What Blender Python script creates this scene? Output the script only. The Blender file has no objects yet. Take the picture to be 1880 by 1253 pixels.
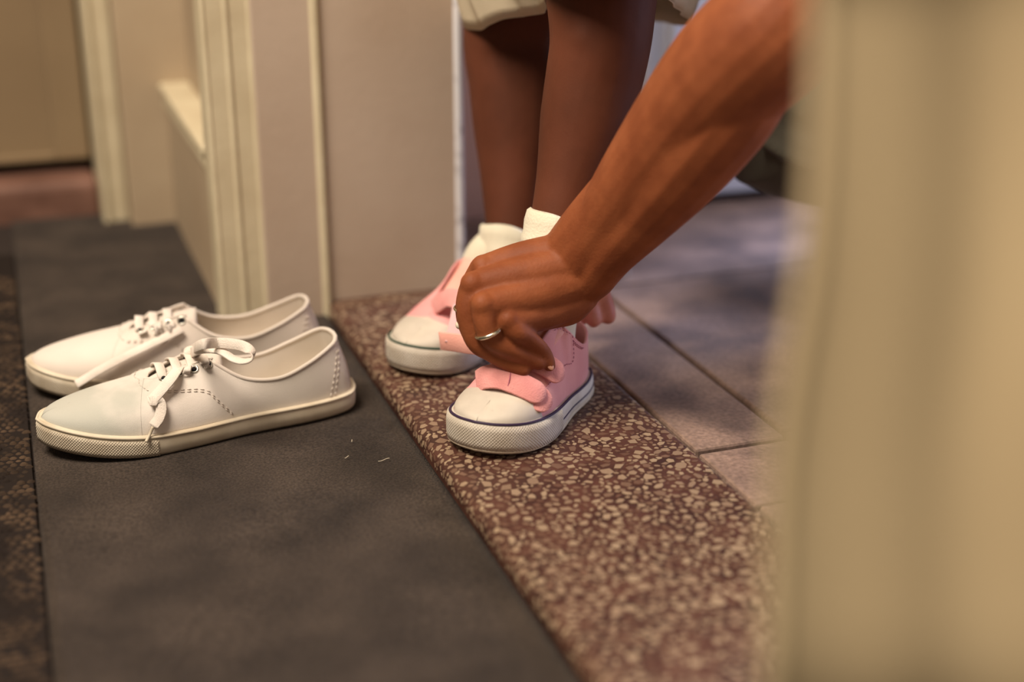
import bpy, bmesh, math, random
import numpy as np
from mathutils import Vector, Matrix
from mathutils.bvhtree import BVHTree
random.seed(7); np.random.seed(7)
SC = bpy.context.scene
COL = SC.collection

# ---------------------------------------------------------------- camera (photo frame 1880x1253)
F = 2611.0; CX, CY = 940.0, 626.5; H = 0.5
P = math.atan(986 / F); YAW = math.atan(990 / math.hypot(986, F))
FW = Vector((math.sin(YAW) * math.cos(P), math.cos(YAW) * math.cos(P), -math.sin(P)))
RT = Vector((math.cos(YAW), -math.sin(YAW), 0)); UP = RT.cross(FW)
CAM = Vector((0, 0, H))
cd = bpy.data.cameras.new('camera'); cam = bpy.data.objects.new('camera', cd); COL.objects.link(cam)
cam.matrix_world = Matrix(((RT.x, UP.x, -FW.x, CAM.x), (RT.y, UP.y, -FW.y, CAM.y), (RT.z, UP.z, -FW.z, CAM.z), (0, 0, 0, 1)))
cd.sensor_width = 36; cd.lens = 36 * F / 1880; cd.clip_start = 0.02
cd.dof.use_dof = True; cd.dof.focus_distance = 1.16; cd.dof.aperture_fstop = 1.8; cd.dof.aperture_blades = 0
SC.camera = cam
# ---------------------------------------------------------------- world, lights, exposure
def lin(c):
    return tuple(((v / 255) / 12.92 if v / 255 <= 0.04045 else ((v / 255 + 0.055) / 1.055) ** 2.4) for v in c)
w = bpy.data.worlds.new('world'); SC.world = w; w.use_nodes = True
w.node_tree.nodes['Background'].inputs[0].default_value = (0.80, 0.70, 0.58, 1)
w.node_tree.nodes['Background'].inputs[1].default_value = 0.19
def area(name, loc, target, sx, sy, power, col):
    l = bpy.data.lights.new(name, 'AREA'); l.shape = 'RECTANGLE'; l.size = sx; l.size_y = sy
    l.energy = power; l.color = col
    o = bpy.data.objects.new(name, l); COL.objects.link(o); o.location = loc
    o.rotation_euler = (Vector(target) - Vector(loc)).to_track_quat('-Z', 'Y').to_euler()
    return o
area('ceiling_lamp_light', (-0.65, 0.60, 2.05), (0.25, 1.1, 0), 0.9, 0.9, 82, (1.0, 0.86, 0.71))
area('daylight_opening', (2.4, 0.95, 0.65), (0.45, 1.15, 0.05), 1.2, 0.9, 26, (0.62, 0.68, 1.0))
area('daylight_doorway', (1.95, 2.2, 1.55), (0.75, 1.35, 0.0), 1.0, 1.2, 165, (0.66, 0.70, 1.0))
SC.view_settings.view_transform = 'Standard'; SC.view_settings.look = 'None'
SC.view_settings.gamma = 1; SC.view_settings.use_curve_mapping = False
SC.view_settings.exposure = 0.0

# ---------------------------------------------------------------- pixel helpers (photo pixel + real depth or plane -> place)
def ray(x, y): return FW * F + RT * (x - CX) - UP * (y - CY)
def D(x, y, d): return CAM + ray(x, y) * (d / F)
def G(x, y, z=0.0):
    r = ray(x, y); return CAM + r * ((z - H) / r.z)

# ---------------------------------------------------------------- materials
def mat(name, col, rough=0.7, var=0.0, vscale=8, col2=None, bump=0.0, bscale=200, bdist=0.001, sheen=0, spec=0.3, metal=0, sss=0, sssr=(1, .35, .2), wave=None, detail=4, trans=0, vlo=.35, vhi=.65):
    m = bpy.data.materials.new(name); m.use_nodes = True
    nt = m.node_tree; b = nt.nodes['Principled BSDF']; L = nt.links
    b.inputs['Base Color'].default_value = (*lin(col), 1)
    b.inputs['Roughness'].default_value = rough; b.inputs['Specular IOR Level'].default_value = spec
    b.inputs['Metallic'].default_value = metal; b.inputs['Sheen Weight'].default_value = sheen
    if sss:
        b.inputs['Subsurface Weight'].default_value = sss; b.inputs['Subsurface Radius'].default_value = sssr
        b.inputs['Subsurface Scale'].default_value = 0.004
    tc = nt.nodes.new('ShaderNodeTexCoord')
    if var or col2:
        n = nt.nodes.new('ShaderNodeTexNoise'); n.inputs['Scale'].default_value = vscale; n.inputs['Detail'].default_value = detail
        L.new(tc.outputs['Object'], n.inputs['Vector'])
        r = nt.nodes.new('ShaderNodeValToRGB')
        c1 = lin(col); c2 = lin(col2) if col2 else tuple(v * (1 - var) for v in c1)
        r.color_ramp.elements[0].position = vlo; r.color_ramp.elements[1].position = vhi
        r.color_ramp.elements[0].color = (*c2, 1); r.color_ramp.elements[1].color = (*c1, 1)
        L.new(n.outputs['Fac'], r.inputs['Fac']); L.new(r.outputs['Color'], b.inputs['Base Color'])
    if bump:
        if wave:
            n2 = nt.nodes.new('ShaderNodeTexWave'); n2.inputs['Scale'].default_value = bscale; n2.wave_type = 'BANDS'
            n2.bands_direction = 'DIAGONAL'; L.new(tc.outputs['Object'], n2.inputs['Vector']); h = n2.outputs['Fac']
            if wave == 'diamond':
                mp = nt.nodes.new('ShaderNodeMapping'); mp.inputs['Scale'].default_value = (-1, 1, 1)
                n3 = nt.nodes.new('ShaderNodeTexWave'); n3.inputs['Scale'].default_value = bscale; n3.bands_direction = 'DIAGONAL'
                L.new(tc.outputs['Object'], mp.inputs['Vector']); L.new(mp.outputs[0], n3.inputs['Vector'])
                mm = nt.nodes.new('ShaderNodeMath'); mm.operation = 'MULTIPLY'
                L.new(n2.outputs['Fac'], mm.inputs[0]); L.new(n3.outputs['Fac'], mm.inputs[1]); h = mm.outputs[0]
        else:
            n2 = nt.nodes.new('ShaderNodeTexNoise'); n2.inputs['Scale'].default_value = bscale; n2.inputs['Detail'].default_value = 3
            L.new(tc.outputs['Object'], n2.inputs['Vector']); h = n2.outputs['Fac']
        bp = nt.nodes.new('ShaderNodeBump'); bp.inputs['Strength'].default_value = bump; bp.inputs['Distance'].default_value = bdist
        L.new(h, bp.inputs['Height']); L.new(bp.outputs['Normal'], b.inputs['Normal'])
    return m
M = {}
M['plaster'] = mat('plaster', (184, 166, 148), .75, vscale=5, col2=(172, 152, 133), bump=.25, bscale=90, bdist=.001)
M['paint'] = mat('cream_paint', (206, 194, 164), .5, vscale=14, col2=(192, 178, 148), bump=.3, bscale=140, bdist=.001)
M['wallcream'] = mat('cream_wall', (176, 158, 132), .7, vscale=6, col2=(166, 146, 120), bump=.15, bscale=60)
M['doorleaf'] = mat('door_paint', (138, 118, 90), .6, vscale=4, col2=(128, 108, 82))
M['redwood'] = mat('red_wood', (126, 92, 78), .6, vscale=18, col2=(100, 70, 58), bump=.3, bscale=60)
M['bluewhite'] = mat('white_edge_paint', (214, 212, 214), .5, vscale=60, col2=(170, 166, 170), vlo=.3, vhi=.45)
M['mauve'] = mat('mauve_wall', (224, 186, 168), .8, vscale=8, col2=(212, 172, 156))
M['cabinet'] = mat('white_cabinet', (214, 218, 226), .35, vscale=5, col2=(205, 208, 216))
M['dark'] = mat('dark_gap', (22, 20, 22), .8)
M['carpet'] = mat('carpet', (70, 60, 52), .95, vscale=14, col2=(45, 38, 33), bump=1.0, bscale=700, bdist=.002, sheen=.05, spec=.1, detail=9, vlo=.3, vhi=.7)
M['weave'] = mat('weave_cord', (82, 66, 52), .95, vscale=30, col2=(40, 33, 29), bump=.6, bscale=900, spec=.1, vlo=.4, vhi=.62)
M['weavebase'] = mat('weave_base', (36, 30, 27), .95, spec=.1)
M['terrazzo'] = mat('terrazzo_base', (84, 52, 42), .42, vscale=40, col2=(58, 35, 29), bump=.1, bscale=300, spec=.4)
M['tile'] = mat('stone_tile', (150, 125, 110), .5, vscale=16, col2=(104, 86, 78), bump=.35, bscale=120, bdist=.001, detail=8, spec=.4, vlo=.33, vhi=.6)
M['grout'] = mat('grout', (44, 36, 32), .9, bump=.4, bscale=200)
M['curtain'] = mat('curtain_cloth', (186, 166, 130), .85, vscale=4, col2=(178, 157, 122), bump=.2, bscale=600, sheen=.1, spec=.1)
M['canvas'] = mat('white_canvas', (218, 206, 194), .85, vscale=9, col2=(200, 189, 176), bump=.35, bscale=1400, bdist=.0006, sheen=.1, spec=.15)
M['canvas_toe'] = mat('stained_canvas', (226, 216, 206), .85, vscale=9, col2=(206, 198, 186), bump=.35, bscale=1400, bdist=.0006, sheen=.1, spec=.15)
M['lining'] = mat('lining', (214, 200, 188), .9, bump=.2, bscale=500)
M['rubber'] = mat('white_rubber', (214, 202, 180), .55, vscale=30, col2=(190, 176, 152), spec=.35)
M['rubber_tex'] = mat('textured_rubber', (212, 200, 178), .6, vscale=30, col2=(184, 168, 144), spec=.35)
M['lace'] = mat('cotton_lace', (228, 218, 206), .9, vscale=40, col2=(212, 200, 188), bump=.5, bscale=900, spec=.1)
M['steel'] = mat('steel', (196, 192, 180), .25, metal=1)
M['silver'] = mat('silver', (215, 205, 180), .22, metal=1)
M['pearl'] = mat('pearl', (226, 214, 190), .2, spec=.6)
M['thread'] = mat('thread', (208, 196, 184), .8)
M['pink'] = mat('pink_canvas', (232, 166, 162), .85, vscale=30, col2=(222, 152, 150), bump=.35, bscale=1400, bdist=.0006, sheen=.15, spec=.15)
M['pink_strap'] = mat('pink_strap', (228, 158, 152), .9, vscale=60, col2=(214, 142, 138), bump=.6, bscale=700, sheen=.2, spec=.1)
M['pink_light'] = mat('salmon_lining', (242, 178, 162), .9, vscale=30, col2=(236, 168, 152), bump=.3, bscale=700, sheen=.2, spec=.1)
M['pink_velcro'] = mat('pale_pink_fastener', (226, 180, 178), .8, bump=.8, bscale=1100, spec=.2)
M['pink_thread'] = mat('pink_thread', (168, 92, 112), .8)
M['toecap'] = mat('rubber_toe_cap', (206, 196, 180), .6, vscale=26, col2=(184, 174, 160), spec=.3)
M['psole'] = mat('white_sole', (222, 216, 204), .55, vscale=24, col2=(196, 186, 170), spec=.35)
M['psole_tex'] = mat('white_sole_textured', (220, 212, 198), .6, vscale=24, col2=(190, 178, 160), spec=.35)
M['stripe_p'] = mat('purple_stripe', (52, 36, 62), .5)
M['stripe_g'] = mat('green_stripe', (36, 62, 48), .5)
M['sock'] = mat('cream_sock', (226, 220, 198), .95, vscale=20, col2=(214, 206, 182), bump=.6, bscale=500, sheen=.2, spec=.1)
M['skin_a'] = mat('adult_skin', (142, 80, 47), .6, vscale=40, col2=(124, 66, 37), bump=.35, bscale=420, bdist=.0008, sss=.12, spec=.22)
M['skin_c'] = mat('child_skin', (98, 54, 36), .65, vscale=14, col2=(82, 44, 28), bump=.15, bscale=420, bdist=.0006, sss=.1, spec=.18)
M['skin_palm'] = mat('palm_skin', (206, 138, 120), .5, vscale=40, col2=(192, 118, 100), bump=.2, bscale=420, bdist=.0006, sss=.15)
M['palm'] = mat('nail_pink', (190, 140, 116), .4, spec=.4)
M['skirt'] = mat('cream_cotton', (214, 200, 172), .9, bump=.3, bscale=1200, spec=.1)
M['olive'] = mat('olive_trouser', (78, 74, 62), .8, vscale=12, col2=(66, 61, 50), bump=.3, bscale=500, sheen=.1)
M['shirt'] = mat('olive_shirt', (96, 92, 78), .85, bump=.3, bscale=400)
M['hair'] = mat('dark_hair', (26, 20, 18), .6, bump=.8, bscale=220)
M['eyew'] = mat('eye_white', (230, 226, 220), .2)
M['lint'] = mat('lint', (226, 214, 190), .7)
def diamond(m, nu, nv, strength, dist):
    nt = m.node_tree; b = nt.nodes['Principled BSDF']; at = nt.nodes.new('ShaderNodeAttribute'); at.attribute_name = 'uvp'
    sp = nt.nodes.new('ShaderNodeSeparateXYZ'); nt.links.new(at.outputs['Vector'], sp.inputs[0]); hs = []
    def mth(op, a, c):
        q = nt.nodes.new('ShaderNodeMath'); q.operation = op
        for i, v in enumerate((a, c)):
            if v is None: continue
            if isinstance(v, (int, float)): q.inputs[i].default_value = v
            else: nt.links.new(v, q.inputs[i])
        return q.outputs[0]
    ua = mth('MULTIPLY', sp.outputs[0], nu); va = mth('MULTIPLY', sp.outputs[1], nv)
    s1 = mth('ABSOLUTE', mth('SINE', mth('ADD', ua, va), None), None); s2 = mth('ABSOLUTE', mth('SINE', mth('SUBTRACT', ua, va), None), None)
    h = mth('MULTIPLY', s1, s2)
    bp = nt.nodes.new('ShaderNodeBump'); bp.inputs['Strength'].default_value = strength; bp.inputs['Distance'].default_value = dist
    nt.links.new(h, bp.inputs['Height']); nt.links.new(bp.outputs['Normal'], b.inputs['Normal'])
def stain(m):
    # grey-green scuff soaked into the toe canvas (object x runs heel to toe)
    nt = m.node_tree; b = nt.nodes['Principled BSDF']; src = b.inputs['Base Color'].links[0].from_socket
    tc = nt.nodes.new('ShaderNodeTexCoord'); sp = nt.nodes.new('ShaderNodeSeparateXYZ'); nt.links.new(tc.outputs['Object'], sp.inputs[0])
    n = nt.nodes.new('ShaderNodeTexNoise'); n.inputs['Scale'].default_value = 26; n.inputs['Detail'].default_value = 3; nt.links.new(tc.outputs['Object'], n.inputs['Vector'])
    a = nt.nodes.new('ShaderNodeMath'); a.operation = 'MULTIPLY_ADD'; a.inputs[1].default_value = .11; nt.links.new(n.outputs['Fac'], a.inputs[0]); nt.links.new(sp.outputs[0], a.inputs[2])
    r = nt.nodes.new('ShaderNodeMapRange'); r.inputs[1].default_value = .215; r.inputs[2].default_value = .275; r.interpolation_type = 'SMOOTHSTEP'; r.inputs[4].default_value = .75
    nt.links.new(a.outputs[0], r.inputs[0])
    mx = nt.nodes.new('ShaderNodeMix'); mx.data_type = 'RGBA'; mx.inputs[7].default_value = (*lin((164, 167, 156)), 1)
    nt.links.new(r.outputs[0], mx.inputs[0]); nt.links.new(src, mx.inputs[6]); nt.links.new(mx.outputs[2], b.inputs['Base Color'])
stain(M['canvas_toe'])
def speckle(m, scale, lo, hi):
    nt = m.node_tree; b = nt.nodes['Principled BSDF']; src = b.inputs['Base Color'].links[0].from_socket
    tc = nt.nodes.new('ShaderNodeTexCoord'); n = nt.nodes.new('ShaderNodeTexNoise'); n.inputs['Scale'].default_value = scale; n.inputs['Detail'].default_value = 2
    nt.links.new(tc.outputs['Object'], n.inputs['Vector']); r = nt.nodes.new('ShaderNodeMapRange'); r.inputs[1].default_value = .3; r.inputs[2].default_value = .7; r.inputs[3].default_value = lo; r.inputs[4].default_value = hi
    nt.links.new(n.outputs['Fac'], r.inputs[0]); mx = nt.nodes.new('ShaderNodeVectorMath'); mx.operation = 'MULTIPLY'
    nt.links.new(src, mx.inputs[0]); nt.links.new(r.outputs[0], mx.inputs[1]); nt.links.new(mx.outputs[0], b.inputs['Base Color'])
speckle(M['carpet'], 520, .55, 1.5); speckle(M['tile'], 240, .75, 1.25)
diamond(M['rubber_tex'], 1250, 1250, .9, .0008); diamond(M['psole_tex'], 1150, 1150, .8, .0008)
def chip_mat():
    m = bpy.data.materials.new('stone_chip'); m.use_nodes = True; nt = m.node_tree; b = nt.nodes['Principled BSDF']
    g = nt.nodes.new('ShaderNodeNewGeometry'); oi = nt.nodes.new('ShaderNodeObjectInfo')
    a = nt.nodes.new('ShaderNodeMath'); a.operation = 'ADD'; fr = nt.nodes.new('ShaderNodeMath'); fr.operation = 'FRACT'
    nt.links.new(g.outputs['Random Per Island'], a.inputs[0]); nt.links.new(oi.outputs['Random'], a.inputs[1]); nt.links.new(a.outputs[0], fr.inputs[0])
    r = nt.nodes.new('ShaderNodeValToRGB'); e = r.color_ramp.elements
    e[0].position = 0; e[0].color = (*lin((124, 95, 77)), 1); e[1].position = 1; e[1].color = (*lin((168, 145, 118)), 1)
    e.new(.12).color = (*lin((102, 72, 58)), 1); e.new(.5).color = (*lin((150, 125, 102)), 1)
    nt.links.new(fr.outputs[0], r.inputs['Fac'])
    n = nt.nodes.new('ShaderNodeTexNoise'); n.inputs['Scale'].default_value = 300; mx = nt.nodes.new('ShaderNodeMix'); mx.data_type = 'RGBA'; mx.blend_type = 'MULTIPLY'
    mx.inputs[0].default_value = .35
    nt.links.new(r.outputs['Color'], mx.inputs[6]); nt.links.new(n.outputs['Fac'], mx.inputs[7]); nt.links.new(mx.outputs[2], b.inputs['Base Color'])
    b.inputs['Roughness'].default_value = .4; b.inputs['Specular IOR Level'].default_value = .4
    return m
M['chip'] = chip_mat()

# ---------------------------------------------------------------- object helpers
def mesh_obj(name, verts, faces, m, parent=None, smooth=True, flip=False):
    me = bpy.data.meshes.new(name); me.from_pydata([tuple(v) for v in verts], [], faces)
    bm = bmesh.new(); bm.from_mesh(me); bmesh.ops.remove_doubles(bm, verts=bm.verts, dist=1e-7)
    bmesh.ops.recalc_face_normals(bm, faces=bm.faces); bm.to_mesh(me); bm.free()
    if smooth:
        for p in me.polygons: p.use_smooth = True
    return link(name, me, m, parent)
def link(name, me, m, parent=None):
    if m is not None:
        me.materials.clear(); me.materials.append(M[m] if isinstance(m, str) else m)
    o = bpy.data.objects.new(name, me); COL.objects.link(o)
    if parent is not None: o.parent = parent
    return o
def tag(o, label=None, cat=None, group=None, kind=None):
    if label: o['label'] = label
    if cat: o['category'] = cat
    if group: o['group'] = group
    if kind: o['kind'] = kind
    return o
def empty(name, loc=(0, 0, 0), rz=0):
    o = bpy.data.objects.new(name, None); COL.objects.link(o); o.location = loc; o.rotation_euler = (0, 0, rz)
    o.empty_display_size = .05
    return o
def box(name, a, b, m, parent=None, bevel=.0015, seg=2):
    bm = bmesh.new(); bmesh.ops.create_cube(bm, size=1)
    for v in bm.verts:
        v.co = Vector(((a[0] + b[0]) / 2 + v.co.x * (b[0] - a[0]), (a[1] + b[1]) / 2 + v.co.y * (b[1] - a[1]), (a[2] + b[2]) / 2 + v.co.z * (b[2] - a[2])))
    if bevel: bmesh.ops.bevel(bm, geom=bm.edges[:], offset=bevel, segments=seg, affect='EDGES', profile=.5)
    me = bpy.data.meshes.new(name); bm.to_mesh(me); bm.free()
    return link(name, me, m, parent)
def catmull(pts, n):
    pts = [np.array(p, float) for p in pts]
    out = []
    Pp = [2 * pts[0] - pts[1]] + pts + [2 * pts[-1] - pts[-2]]
    for i in range(len(pts) - 1):
        p0, p1, p2, p3 = Pp[i:i + 4]
        for k in range(n):
            t = k / n
            out.append(.5 * ((2 * p1) + (-p0 + p2) * t + (2 * p0 - 5 * p1 + 4 * p2 - p3) * t * t + (-p0 + 3 * p1 - 3 * p2 + p3) * t ** 3))
    out.append(pts[-1]); return out
def resample(pts, n):
    pts = np.array(pts); d = np.r_[0, np.cumsum(np.linalg.norm(np.diff(pts[:, :3], axis=0), axis=1))]
    s = np.linspace(0, d[-1], n)
    return np.stack([np.interp(s, d, pts[:, k]) for k in range(pts.shape[1])], 1)
def frames(pts, closed=False, hint=None):
    pts = np.array(pts)[:, :3]; n = len(pts); T = np.zeros_like(pts)
    for i in range(n):
        a = pts[(i - 1) % n] if (closed or i > 0) else pts[i]; b = pts[(i + 1) % n] if (closed or i < n - 1) else pts[i]
        t = b - a; T[i] = t / (np.linalg.norm(t) + 1e-12)
    N = np.zeros_like(pts)
    h = np.array(hint if hint is not None else (0, 0, 1.0)); h = h - T[0] * (h @ T[0])
    if np.linalg.norm(h) < 1e-4: h = np.cross(T[0], (1, 0, .3))
    N[0] = h / np.linalg.norm(h)
    for i in range(1, n):
        v = N[i - 1] - T[i] * (N[i - 1] @ T[i]); N[i] = v / (np.linalg.norm(v) + 1e-12)
    return T, N, np.cross(T, N)
def tube(pts, rad, sides=10, closed=False, caps=True):
    """verts, faces of a tube along pts; rad: number or list"""
    pts = np.array(pts, float); T, N, B = frames(pts, closed); n = len(pts)
    r = np.full(n, rad) if np.isscalar(rad) else np.array(rad)
    V = []; Fc = []
    for i in range(n):
        for k in range(sides):
            a = 2 * math.pi * k / sides; V.append(pts[i][:3] + r[i] * (math.cos(a) * N[i] + math.sin(a) * B[i]))
    m = n if closed else n - 1
    for i in range(m):
        for k in range(sides):
            a = i * sides + k; b = i * sides + (k + 1) % sides; c = ((i + 1) % n) * sides + (k + 1) % sides; d = ((i + 1) % n) * sides + k
            Fc.append((a, b, c, d))
    if caps and not closed:
        Fc.append(tuple(range(sides))[::-1]); Fc.append(tuple((n - 1) * sides + k for k in range(sides)))
    return V, Fc
def ribbon(pts, side, width, thick, round_ends=0, rings=6):
    """flat band along pts; side: list of vectors across the width"""
    pts = np.array(pts, float); n = len(pts); T, _, _ = frames(pts)
    s = np.array(side, float); s = s if s.ndim == 2 else np.tile(s, (n, 1))
    V = []; Fc = []; wd = np.full(n, width) if np.isscalar(width) else np.array(width)
    if round_ends:
        d = np.r_[0, np.cumsum(np.linalg.norm(np.diff(pts, axis=0), axis=1))]; R = wd[0] / 2
        for i in range(n):
            e = d[-1] - d[i]
            if e < R: wd[i] = wd[i] * math.sqrt(max(0.02, 1 - ((R - e) / R) ** 2))
    prof = [(-.5, -.3), (-.46, -.5), (.46, -.5), (.5, -.3), (.5, .3), (.46, .5), (-.46, .5), (-.5, .3)]
    for i in range(n):
        sv = s[i] - T[i] * (s[i] @ T[i]); sv /= np.linalg.norm(sv) + 1e-12; nv = np.cross(T[i], sv)
        for a, b in prof: V.append(pts[i] + sv * a * wd[i] + nv * b * thick)
    k = len(prof)
    for i in range(n - 1):
        for j in range(k): Fc.append((i * k + j, i * k + (j + 1) % k, (i + 1) * k + (j + 1) % k, (i + 1) * k + j))
    Fc.append(tuple(range(k))[::-1]); Fc.append(tuple((n - 1) * k + j for j in range(k)))
    return V, Fc
def torus(c, nrm, R, r, a=20, b=8, squash=1):
    nrm = np.array(nrm) / np.linalg.norm(nrm); h = np.cross(nrm, (0, 0, 1.0));
    if np.linalg.norm(h) < 1e-3: h = np.array((1., 0, 0))
    h /= np.linalg.norm(h); g = np.cross(nrm, h)
    pts = [np.array(c) + R * (math.cos(t) * h + math.sin(t) * g) for t in np.linspace(0, 2 * math.pi, a, endpoint=False)]
    return tube(pts, r, b, closed=True)
def ball(c, r, seg=14, ring=9):
    r = np.array(r if hasattr(r, '__len__') else (r, r, r)); V = []; Fc = []
    for i in range(ring + 1):
        th = math.pi * i / ring
        for k in range(seg):
            ph = 2 * math.pi * k / seg; V.append(np.array(c) + r * (math.sin(th) * math.cos(ph), math.sin(th) * math.sin(ph), math.cos(th)))
    for i in range(ring):
        for k in range(seg): Fc.append((i * seg + k, i * seg + (k + 1) % seg, (i + 1) * seg + (k + 1) % seg, (i + 1) * seg + k))
    return V, Fc
def join(*parts):
    V = []; Fc = []
    for v, f in parts:
        o = len(V); V += list(v); Fc += [tuple(i + o for i in q) for q in f]
    return V, Fc
def remesh(name, shells, voxel, smooth_it, m, parent=None, fac=.5):
    V, Fc = join(*shells)
    me = bpy.data.meshes.new('tmp'); me.from_pydata([tuple(v) for v in V], [], Fc)
    bm = bmesh.new(); bm.from_mesh(me); bmesh.ops.recalc_face_normals(bm, faces=bm.faces); bm.to_mesh(me); bm.free()
    o = bpy.data.objects.new('tmp', me); COL.objects.link(o)
    r = o.modifiers.new('r', 'REMESH'); r.mode = 'VOXEL'; r.voxel_size = voxel; r.use_smooth_shade = True
    s = o.modifiers.new('s', 'SMOOTH'); s.factor = fac; s.iterations = smooth_it
    dg = bpy.context.evaluated_depsgraph_get(); dg.update()
    ev = o.evaluated_get(dg); res = bpy.data.meshes.new_from_object(ev); res.name = name or 'shell'
    bpy.data.objects.remove(o); bpy.data.meshes.remove(me)
    for p in res.polygons: p.use_smooth = True
    if name is None: return res
    return link(name, res, m, parent)
def limb(keys, n=6, sides=16):
    """closed tapered shell through (x,y,z,r) keys with rounded ends"""
    pts = np.array(catmull(keys, n)); c = pts[:, :3]; r = np.maximum(pts[:, 3], .0005)
    t0 = c[0] - c[1]; t0 /= np.linalg.norm(t0); t1 = c[-1] - c[-2]; t1 /= np.linalg.norm(t1)
    pre = [(c[0] + t0 * r[0] * k, r[0] * q) for k, q in ((.95, .28), (.8, .6), (.5, .866))]
    post = [(c[-1] + t1 * r[-1] * k, r[-1] * q) for k, q in ((.5, .866), (.8, .6), (.95, .28))]
    cc = [p for p, _ in pre] + list(c) + [p for p, _ in post]; rr = [q for _, q in pre] + list(r) + [q for _, q in post]
    return tube(cc, rr, sides)
def DK(keys): return [(*D(x, y, d), r) for x, y, d, r in keys]
BVH = {}
def bvh_add(o):
    me = o.data; mw = o.matrix_world
    bpy.context.view_layer.update(); mw = o.matrix_world
    BVH[o.name] = BVHTree.FromPolygons([mw @ v.co for v in me.vertices], [tuple(p.vertices) for p in me.polygons])
def hit(x, y, names=None):
    d = ray(x, y).normalized(); best = None
    for k, t in BVH.items():
        if names and not any(k.startswith(q) for q in names): continue
        h = t.ray_cast(CAM, d)
        if h[0] is not None and (best is None or h[3] < best[3]): best = h
    if best is None: return None
    return (best[0] - CAM).dot(FW)

# ================================================================ THE SETTING
TH = 0.014; TX0, TX1 = 0.288, 0.485; YJ = 1.385
def S(o): o['kind'] = 'structure'; return o
# carpet side floor: a slab with a slightly uneven top
def grid_slab(name, x0, x1, y0, y1, z, nx, ny, amp, m, parent=None):
    V = []; Fc = []
    for j in range(ny + 1):
        for i in range(nx + 1):
            x = x0 + (x1 - x0) * i / nx; y = y0 + (y1 - y0) * j / ny
            V.append((x, y, z + amp * (math.sin(x * 23 + y * 11) + math.sin(y * 31 - x * 17)) * .5))
    for j in range(ny):
        for i in range(nx): a = j * (nx + 1) + i; Fc.append((a, a + 1, a + nx + 2, a + nx + 1))
    n = len(V); rim = [i for i in range(nx + 1)] + [j * (nx + 1) + nx for j in range(1, ny + 1)] + [ny * (nx + 1) + i for i in range(nx - 1, -1, -1)] + [j * (nx + 1) for j in range(ny - 1, 0, -1)]
    for r in rim: V.append((V[r][0], V[r][1], z - .03))
    k = len(rim)
    for q in range(k): Fc.append((rim[q], rim[(q + 1) % k], n + (q + 1) % k, n + q))
    Fc.append(tuple(n + q for q in range(k))[::-1])
    return mesh_obj(name, V, Fc, m, parent)
floor = S(grid_slab('floor', -1.6, TX0 + .004, -.5, 1.95, -.004, 40, 50, .0, 'grout'))
carpet = grid_slab('carpet', -.016, TX0 - .003, .3, 1.868, 0, 40, 120, .0009, 'carpet')
tag(carpet, 'dark grey-brown felt carpet covering the floor left of the speckled threshold', 'carpet', kind='structure')
# woven runner at the far left, each row of loops standing proud
runner = empty('woven_runner', (-.2, 1.1, 0))
box('backing', (-.28, -.85, -.003), (.182, .62, .0008), 'weavebase', runner, .0005, 1)
V = []; Fc = []
for iy in range(0, 150):
    for ix in range(0, 26):
        x = .176 - ix * .0072 + (.0036 if iy % 2 else 0) + random.uniform(-.0008, .0008); y = -.55 + iy * .0072 + random.uniform(-.0008, .0008)
        if random.random() < .12: continue
        hgt = random.uniform(.0018, .0038); lx = random.uniform(.0026, .0042); ly = random.uniform(.002, .0032)
        o = len(V)
        for k in range(6):
            a = 2 * math.pi * k / 6; V.append((x + lx * math.cos(a), y + ly * math.sin(a), .0006))
        for k in range(6):
            a = 2 * math.pi * k / 6; V.append((x + .6 * lx * math.cos(a), y + .6 * ly * math.sin(a), hgt * .8))
        V.append((x, y, hgt))
        for k in range(6):
            Fc.append((o + k, o + (k + 1) % 6, o + 6 + (k + 1) % 6, o + 6 + k)); Fc.append((o + 6 + k, o + 6 + (k + 1) % 6, o + 12))
lo = mesh_obj('loop_pile', V, Fc, 'weave', runner); lo['kind'] = 'stuff'
tag(runner, 'coarse dark brown woven runner along the left edge of the carpet', 'runner')

# terrazzo threshold: rounded nosing toward the carpet
RN = .009
prof = [(TX0, -.02), (TX0, TH - RN)] + [(TX0 + RN - RN * math.cos(a), TH - RN + RN * math.sin(a)) for a in np.linspace(0, math.pi / 2, 7)[1:]] + \
       [(TX1 - .005, TH)] + [(TX1 - .005 + .005 * math.sin(a), TH - .005 + .005 * math.cos(a)) for a in np.linspace(0, math.pi / 2, 5)[1:]] + [(TX1, -.02)]
V = []; Fc = []
ys = [.1, YJ + .055]
for y in ys:
    for x, z in prof: V.append((x, y, z))
k = len(prof)
for j in range(k): Fc.append((j, (j + 1) % k, k + (j + 1) % k, k + j))
Fc.append(tuple(range(k))); Fc.append(tuple(range(k, 2 * k))[::-1])
thr = mesh_obj('threshold', V, Fc, 'terrazzo', smooth=False)
tag(thr, 'reddish-brown terrazzo threshold slab with pale stone chips under the pink shoes', 'threshold', kind='structure')
pa = np.array(prof); pl = np.r_[0, np.cumsum(np.linalg.norm(np.diff(pa, axis=0), axis=1))]
u_lo, u_hi = pl[1] - .006, pl[-2] + .001
def prof_at(u):
    i = int(np.clip(np.searchsorted(pl, u) - 1, 0, len(pl) - 2)); t = (u - pl[i]) / (pl[i + 1] - pl[i]); p = pa[i] * (1 - t) + pa[i + 1] * t
    d = pa[i + 1] - pa[i]; d = d / np.linalg.norm(d); return p[0], p[1], -d[1], d[0]
chips = []; cell = {}
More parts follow.
